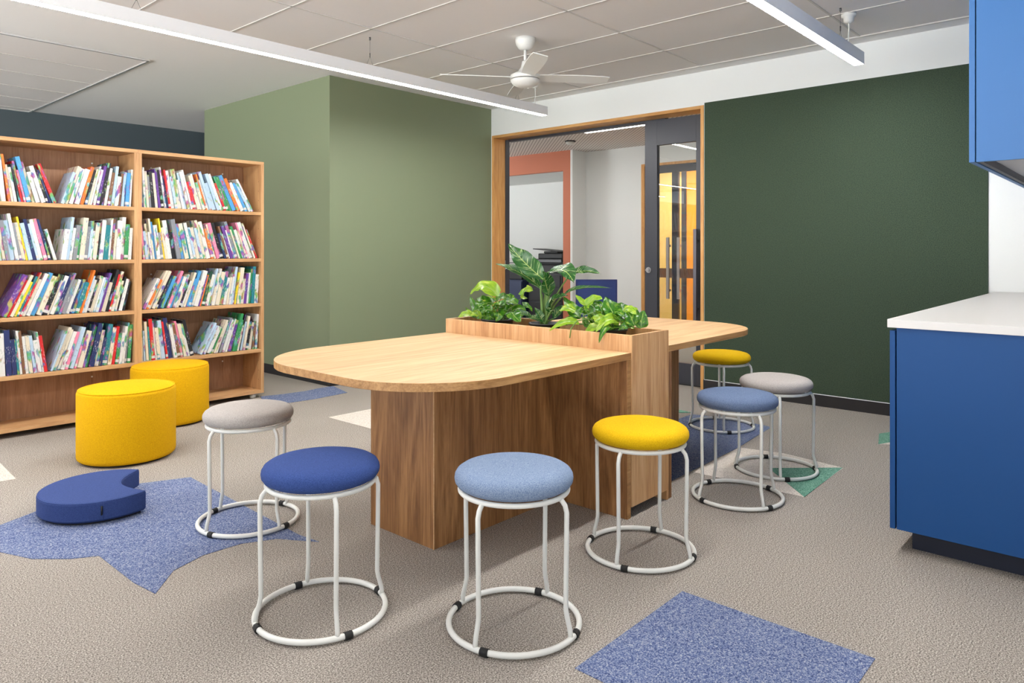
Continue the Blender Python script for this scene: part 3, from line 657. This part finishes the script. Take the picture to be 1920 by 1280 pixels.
# ================================================================ OTTOMANS AND FLOOR CUSHION
def ottoman(x,y,r,h,label):
    t=thing('ottoman',(x,y,0),label,'ottoman','yellow drum ottomans')
    prof=[(r-.012,.012),(r-.003,.02),(r,.035),(r,h-.02),(r-.004,h-.008),(r-.012,h-.001)]
    part(t,'body',MB().lathe([(0,.012)]+prof,(x,y,0),72),M['ott_y'])
    part(t,'top_pad',MB().lathe([(r-.012,h-.003),(r-.02,h+.001),(r*.7,h+.006),(0,h+.009)],(x,y,0),72),M['ott_y'])
    part(t,'seam_piping',MB().tube([(x+(r-.009)*math.cos(a),y+(r-.009)*math.sin(a),h-.002) for a in [2*PI*i/72 for i in range(72)]],.0035,8,True),M['ott_y'])
    part(t,'base_disc',MB().lathe([(r-.03,0),(r-.03,.014)],(x,y,0),48,False),M['rubber'])
ottoman(1.593,4.356,.251,.395,'yellow drum ottoman nearer the camera, next to the blue floor cushion')
ottoman(2.123,5.045,.245,.386,'yellow drum ottoman standing directly against the bookcase')
pts=[]
cx,cy,rr=1.20,3.586,.248
A0=Vector((1.415,3.715)); B0=Vector((1.306,3.365))
a0=math.atan2(A0.y-cy,A0.x-cx); a1=math.atan2(B0.y-cy,B0.x-cx)+2*PI
for i in range(49):
    a=a0+(a1-a0)*i/48; pts.append((cx+rr*math.cos(a),cy+rr*math.sin(a)))
# bite between the tips
m_=(Vector(pts[-1])+Vector(pts[0]))/2; ch=(Vector(pts[0])-Vector(pts[-1])); nrm=Vector((ch.y,-ch.x)).normalized()
L=ch.length
for i in range(1,16):
    u=i/16; p=Vector(pts[48])+ch*u-nrm*(.085*math.sin(PI*u)); pts.append((p.x,p.y))
def roundslab(mb,pts,z0,z1,r=.01):
    n=len(pts); c=Vector((sum(p[0] for p in pts)/n,sum(p[1] for p in pts)/n))
    def off(d):
        out=[]
        for i in range(n):
            p0,p1,p2=Vector(pts[i-1]),Vector(pts[i]),Vector(pts[(i+1)%n]); t=(p2-p0).normalized(); nn=Vector((t.y,-t.x))
            out.append(Vector(pts[i])-nn*d)
        return out
    rings=[(r,z0),(0.0,z0+r),(0.0,z1-r),(r*.35,z1-r*.3),(r,z1)]
    vs=[];fs=[]
    for d,z in rings:
        for p in off(d): vs.append((p.x,p.y,z))
    for k in range(len(rings)-1):
        for i in range(n): fs.append((k*n+i,k*n+(i+1)%n,(k+1)*n+(i+1)%n,(k+1)*n+i))
    mb.add(vs,fs); o=len(mb.v)-len(vs)
    mb.add([],[]) ; mb.f.append(tuple(o+(len(rings)-1)*n+i for i in range(n))); mb.mi.append(0); mb.sm.append(False)
    mb.f.append(tuple(o+i for i in range(n-1,-1,-1))); mb.mi.append(0); mb.sm.append(False)
    return off
cu=thing('floor_cushion',(cx,cy,0),'low blue floor cushion with a curved bite, in front of the yellow ottoman','floor cushion')
mb=MB(); off=roundslab(mb,pts,.012,.098,.009); part(cu,'cushion_body',mb,M['cush_f'])
part(cu,'seam_piping',MB().tube([(p.x,p.y,.094) for p in off(.004)],.0028,6,True),M['cush_f'])
part(cu,'base_pad',MB().prism([tuple(p) for p in off(.02)],0,.014),M['rubber'])
ta=math.radians(-108); tx,ty=cx+(rr+.001)*math.cos(ta),cy+(rr+.001)*math.sin(ta)
part(cu,'fabric_tag',MB().tube([(tx,ty,.04),(tx,ty,.078)],.004,4),M['black'])
part(cu,'side_seam',MB().tube([(cx+(rr+.0005)*math.cos(ta+.03),cy+(rr+.0005)*math.sin(ta+.03),.014),(cx+(rr+.0005)*math.cos(ta+.03),cy+(rr+.0005)*math.sin(ta+.03),.092)],.0012,6),M['cush_f'])
# ================================================================ BOOKCASES
BY0,BY1=5.30,5.60
SH=[.037,.361,.725,1.079,1.446]    # undersides of boards
def bookcase(x0,x1,label):
    t=thing('bookcase',((x0+x1)/2,5.45,0),label,'bookcase','oak bookcases')
    th=.025
    for a in (x0,x1-th): part(t,'side_panel',B(a,a+th,BY0,BY1,.037,1.846),M['oak_shv'],.0012)
    part(t,'top_panel',B(x0,x1,BY0,BY1,1.846,1.871),M['oak_sh'],.0012)
    part(t,'back_panel',B(x0+th,x1-th,BY1-.012,BY1-.001,.062,1.846),M['oak_back'])
    for z in SH: part(t,'shelf',B(x0+th,x1-th,BY0+.002,BY1-.012,z,z+.025),M['oak_sh'],.0012)
    pl=MB()
    for z in (1.78,1.36,.99,.28):
        for x in (x0+.2,x1-.2): pl.tube([(x,BY1-.0125,z),(x,BY1-.0145,z)],.006,12)
    part(t,'screw_cap',pl,M['white_metal'])
    hl=MB()
    for k in range(22):
        z=.14+k*.075
        for xx in (x0+th,x1-th):
            for yy in (BY0+.04,BY1-.06):
                hl.tube([(xx-.0005,yy,z),(xx+.0005,yy,z)],.0028,8)
    part(t,'pin_hole',hl,M['black'])['kind']='stuff'
    for x in (x0+.07,x1-.07):
        for y in (BY0+.05,BY1-.05):
            part(t,'foot',MB().lathe([(.022,0),(.024,.004),(.024,.037)],(x,y,0),20),M['white_metal'])
bookcase(1.06,2.01,'oak bookcase at the left edge of the photo, full of picture books')
bookcase(2.01,2.961,'oak bookcase on the right, standing closest to the green wall')
# books
import colorsys
SPINES=[('white',(218,218,214),38),('cream',(216,206,184),20),('pale blue',(176,200,220),14),('sky blue',(74,150,204),6),('navy blue',(34,48,96),7),('teal',(30,120,130),5),('red',(196,36,40),7),
('orange',(226,116,40),4),('yellow',(240,204,40),4),('green',(50,136,80),4),('black',(28,28,32),8),('pink',(228,130,160),4),('purple',(98,58,140),3),('brown',(120,84,60),3),('grey',(130,134,140),4),('dark green',(30,70,56),2)]
bag=[s for s in SPINES for _ in range(s[2])]
ORD=['','first','second','third','fourth','fifth','sixth','seventh','eighth','ninth','tenth','eleventh','twelfth','thirteenth','fourteenth','fifteenth','sixteenth','seventeenth','eighteenth','nineteenth','twentieth']
def ordinal(n):
    if n<=20: return ORD[n]
    tens=['','','twenty','thirty','forty','fifty'][n//10]
    return {20:'twentieth',30:'thirtieth',40:'fortieth',50:'fiftieth'}[n] if n%10==0 else tens+'-'+ORD[n%10]
rb=random.Random(19)
def rect(px,th,h,ang):
    """2D outline of a book in the shelf plane, lowest corner on the shelf; ang>0 leans right"""
    c,s=math.cos(ang),math.sin(ang)
    P=[(0,0),(th,0),(th,h),(0,h)]
    Q=[(x*c+z*s,-x*s+z*c) for x,z in P]
    mz=min(q[1] for q in Q); return [(px+q[0],q[1]-mz) for q in Q],-mz
def xs_at(P,z):
    r=[]
    for i in range(4):
        (x0,z0),(x1,z1)=P[i],P[(i+1)%4]
        if min(z0,z1)-1e-9<=z<=max(z0,z1)+1e-9:
            if abs(z1-z0)<1e-9: r+=[x0,x1]
            else: r.append(x0+(x1-x0)*(z-z0)/(z1-z0))
    return r
def clear(A,Bq,d):
    """shift that brings Bq just clear of A on its right (d=1) or left (d=-1)"""
    v=[]
    for z in [p[1] for p in A]+[p[1] for p in Bq]:
        a,b=xs_at(A,z),xs_at(Bq,z)
        if a and b: v.append(max(a)-min(b) if d>0 else min(a)-max(b))
    return (max(v) if d>0 else min(v)) if v else (-9 if d>0 else 9)
NB=0
def book_mesh(th,h,d):
    mb=MB(); c=min(.0025,th*.22); 
    mb.box(0,c,0,d,0,h); mb.box(th-c,th,0,d,0,h); mb.box(c,th-c,0,c,0,h)
    mb.cur=1; mb.box(c,th-c,c,d-.004,.003,h-.003); return mb
def lay(run,X0,X1,zs,side,rowname,casename,group,start):
    """run: (xa,xb,angle at xa,angle at xb) in degrees, negative leans left. returns list of books"""
    out=[]
    for (xa,xb,g0,g1) in run:
        leftward = (g0+g1)<0
        seq=[]; prev=None; last=[]
        pos=xa if leftward else xb
        wallL=[(xa-.05,-.05),(xa,-.05),(xa,.4),(xa-.05,.4)]; wallR=[(xb,-.05),(xb+.05,-.05),(xb+.05,.4),(xb,.4)]
        while True:
            th=rb.choice([.011,.013,.016,.018,.021,.024,.03])*.97; h=rb.uniform(.225,.30) if rb.random()<.8 else rb.uniform(.19,.225)
            h=min(h,.295)
            u=(pos-xa)/(xb-xa) if leftward else (pos-xa)/(xb-xa)
            g=math.radians(g0+(g1-g0)*min(max(u,0),1)+rb.uniform(-.4,.4))
            R,dz=rect(0,th,h,g)
            if leftward:
                x=max([xa-min(q[0] for q in R)]+[clear(P_,R,1) for P_ in last[-3:]])+.0004
                R,dz=rect(x,th,h,g)
                if max(q[0] for q in R[:2])>xb: break
            else:
                x=min([xb-max(q[0] for q in R)]+[clear(P_,R,-1) for P_ in last[-3:]])-.0004
                R,dz=rect(x,th,h,g)
                if min(q[0] for q in R[:2])<xa: break
            last.append(R)
            seq.append((x,dz,th,h,g)); prev=R; pos=(R[1][0] if leftward else R[0][0])
            if len(seq)>70: break
        if not leftward: seq.reverse()
        out+=seq
    prevc=None
    for k,(x,dz,th,h,g) in enumerate(out):
        global NB
        NB+=1
        cname,rgb,_=rb.choice(bag)
        while cname==prevc and rb.random()<.6: cname,rgb,_=rb.choice(bag)
        prevc=cname
        d=rb.uniform(.17,.225); yf=BY0+.022+rb.uniform(0,.018)
        me=book_mesh(th,h,d).mesh('book',[M['book'],M['pages']])
        o=bpy.data.objects.new('book',me); COL.objects.link(o)
        o.location=(x,yf,zs+dz+.0003); o.rotation_euler=(0,g,0); o.color=(*lin(rgb),1)
        lean='upright' if abs(g)<math.radians(4) else ('leaning left' if g<0 else 'leaning right')
        thick='slim' if th<.0165 else ('thick' if th>.026 else 'medium')
        tag(o,f"{thick} {cname} book {lean}, {ordinal(k+1)} from left, {rowname} shelf of {casename} bookcase",'book',group)
T=.025
ROWS=[(1.085,1.985,SH[4]+T,[(1.19,1.535,-5,-22),(1.54,1.985,20,3)],'top','left'),
(1.085,1.985,SH[3]+T,[(1.18,1.53,-7,-16),(1.535,1.985,8,3)],'second','left'),
(1.085,1.985,SH[2]+T,[(1.20,1.975,25,12)],'third','left'),
(1.085,1.985,SH[1]+T,[(1.2,1.475,-2,-9),(1.48,1.985,20,4)],'fourth','left'),
(2.035,2.936,SH[4]+T,[(2.035,2.92,-3,-30)],'top','right'),
(2.035,2.936,SH[3]+T,[(2.035,2.93,-5,-22)],'second','right'),
(2.035,2.936,SH[2]+T,[(2.04,2.936,27,3)],'third','right'),
(2.035,2.936,SH[1]+T,[(2.035,2.43,-2,-15),(2.44,2.936,30,4)],'fourth','right')]
for X0,X1,zs,run,rn,cn in ROWS:
    lay(run,X0,X1,zs,0,rn,cn,f"books on the {rn} shelf of the {cn} bookcase",0)

# ================================================================ KITCHEN JOINERY
KX=3.06
cb=thing('base_cabinet',(4.3,.45,0),'blue base cabinet with black kickboard under the white benchtop','cabinet')
part(cb,'end_panel',B(KX+.012,KX+.03,.155,.752,.088,.868),M['blue_l'],.001)
part(cb,'body',B(KX+.03,XW-.02,.155,.750,.088,.868),M['blue_l'])
for i in range(4):
    a=KX+.012+i*.62; dr=part(cb,'door',B(a,a+.617,.757,.776,.088,.856),M['blue_l'],.001)
part(cb,'kickboard',B(KX+.09,XW-.02,.155,.715,0,.088),M['kick'])
solo('benchtop',B(KX,XW-.001,.152,.782,.868,.9),M['bench'],(4.3,.45,.868),'white stone benchtop lying on the blue base cabinet','benchtop',bv=.001)
uc=thing('wall_cabinet',(4.3,.3,1.49),'blue overhead cabinet with a pale underside, above the white benchtop','cabinet')
part(uc,'end_panel',B(KX+.012,KX+.03,.151,.490,1.487,H-.012),M['blue_u'],.001)
part(uc,'carcass',B(KX+.03,XW-.001,.151,.486,1.515,H-.012),M['under'])
part(uc,'front_rail',B(KX+.03,XW-.001,.47,.486,1.487,1.515),M['kick'])
for i in range(4):
    a=KX+.012+i*.62; part(uc,'door',B(a,a+.617,.4935,.512,1.487,H-.012),M['blue_u'],.001)
struct('wall_splashback',B(XW-.006,XW,.15,.818,.9,1.6),M['white_wall'])
# ================================================================ ROOM BEYOND: copier, chair, sensor
cp=thing('photocopier',(9.35,7.6,0),'black photocopier standing in the white niche beyond the doorway','photocopier')
X=9.3
part(cp,'cabinet_body',B(X,X+.6,7.23,7.95,.02,.80),plain('dark_grey_copier',(34,35,40),.5),.01)
part(cp,'upper_body',B(X+.01,X+.6,7.25,7.95,.80,.93),M['black'],.01)
part(cp,'scanner_bed',B(X-.02,X+.6,7.22,7.98,.965,1.03),plain('black_gloss_plastic',(30,30,34),.3),.012)
part(cp,'paper_output_gap',B(X+.12,X+.58,7.26,7.9,.93,.965),M['black'])
part(cp,'document_feeder',MB().box(X+.05,X+.55,7.26,7.78,1.03,1.12).box(X+.1,X+.5,7.4,7.7,1.12,1.16),M['black'],.015)
part(cp,'feeder_tray',MB().add([(X+.12,7.42,1.15),(X+.45,7.42,1.15),(X+.45,7.95,1.19),(X+.12,7.95,1.19),(X+.12,7.42,1.165),(X+.45,7.42,1.165),(X+.45,7.95,1.205),(X+.12,7.95,1.205)],[(0,3,2,1),(4,5,6,7),(0,1,5,4),(1,2,6,5),(2,3,7,6),(3,0,4,7)]),M['black'])
for z in (.1,.33,.56): part(cp,'paper_drawer',B(X-.012,X,7.26,7.92,z,z+.2),M['black'],.004)
sp=thing('side_table',(9.3,8.3,0),'dark navy cupboard beside the photocopier','cupboard')
part(sp,'body',B(X-.1,X+.5,8.0,8.9,0,.67),plain('navy_cupboard',(40,52,84),.5),.004)
for y in (8.01,8.46): part(sp,'door',B(X-.115,X-.1,y,y+.43,.02,.65),plain('navy_cupboard_door',(44,56,90),.5),.002)
pt=thing('printer',(9.35,8.35,.67),'pale grey desktop printer on the navy cupboard','printer')
part(pt,'body',B(X,X+.4,8.1,8.6,.92,1.04),plain('pale_grey_plastic',(196,194,192),.5),.015)
part(pt,'stand',B(X+.02,X+.38,8.12,8.58,.67,.92),M['black'],.004)
part(pt,'paper_slot',B(X-.002,X+.01,8.15,8.55,.95,.965),M['black'])
ch=thing('chair',(7.0,5.0,0),'blue mesh-back chair standing in the room beyond the doorway','chair')
# backrest faces the camera side
u=Vector((.6665,-.7455,0)); f_=Vector((.7455,.6665,0)); c0=Vector((6.37,4.485,0))
def obox(mb,c,hw,hd,z0,z1):
    vs=[]
    for z in (z0,z1):
        for a,b in ((-hw,-hd),(hw,-hd),(hw,hd),(-hw,hd)): p=c+u*a+f_*b; vs.append((p.x,p.y,z))
    mb.add(vs,[(0,3,2,1),(4,5,6,7),(0,1,5,4),(1,2,6,5),(2,3,7,6),(3,0,4,7)]); return mb
ch.location=(c0+f_*.25)[:]
part(ch,'backrest',obox(MB(),c0,.205,.012,.50,.845),M['chair_b'],.004)
bf=MB(); 
for s_ in (-1,1): obox(bf,c0+u*.213*s_,.009,.016,.38,.855)
obox(bf,c0,.22,.014,.84,.858)
part(ch,'back_frame',bf,plain('blue_chair_frame',(36,50,110),.4),.003)
rb_=MB()
for z in (.55,.6,.65,.7,.75,.8): obox(rb_,c0,.204,.0145,z,z+.004)
part(ch,'back_ribs',rb_,M['chair_b'])
part(ch,'seat',obox(MB(),c0+f_*.25,.22,.23,.43,.48),M['chair_b'],.01)
for a in (-1,1):
    for b in (.03,.45):
        p=c0+u*.2*a+f_*b; part(ch,'leg',MB().tube([(p.x,p.y,.43),(p.x,p.y,0)],.011,10),M['steel'])
se=thing('ceiling_sensor',(7.9,6.0,H),'small white dome sensor on the slatted ceiling beyond the doorway','sensor')
part(se,'dome',MB().lathe([(.06,-.005),(.06,-.03),(.04,-.05),(0,-.055)],(7.9,6.0,H),24),M['fan_white'])
part(se,'mounting_ring',MB().lathe([(.075,0),(.075,-.012),(.062,-.014)],(7.9,6.0,H),24),M['black'])
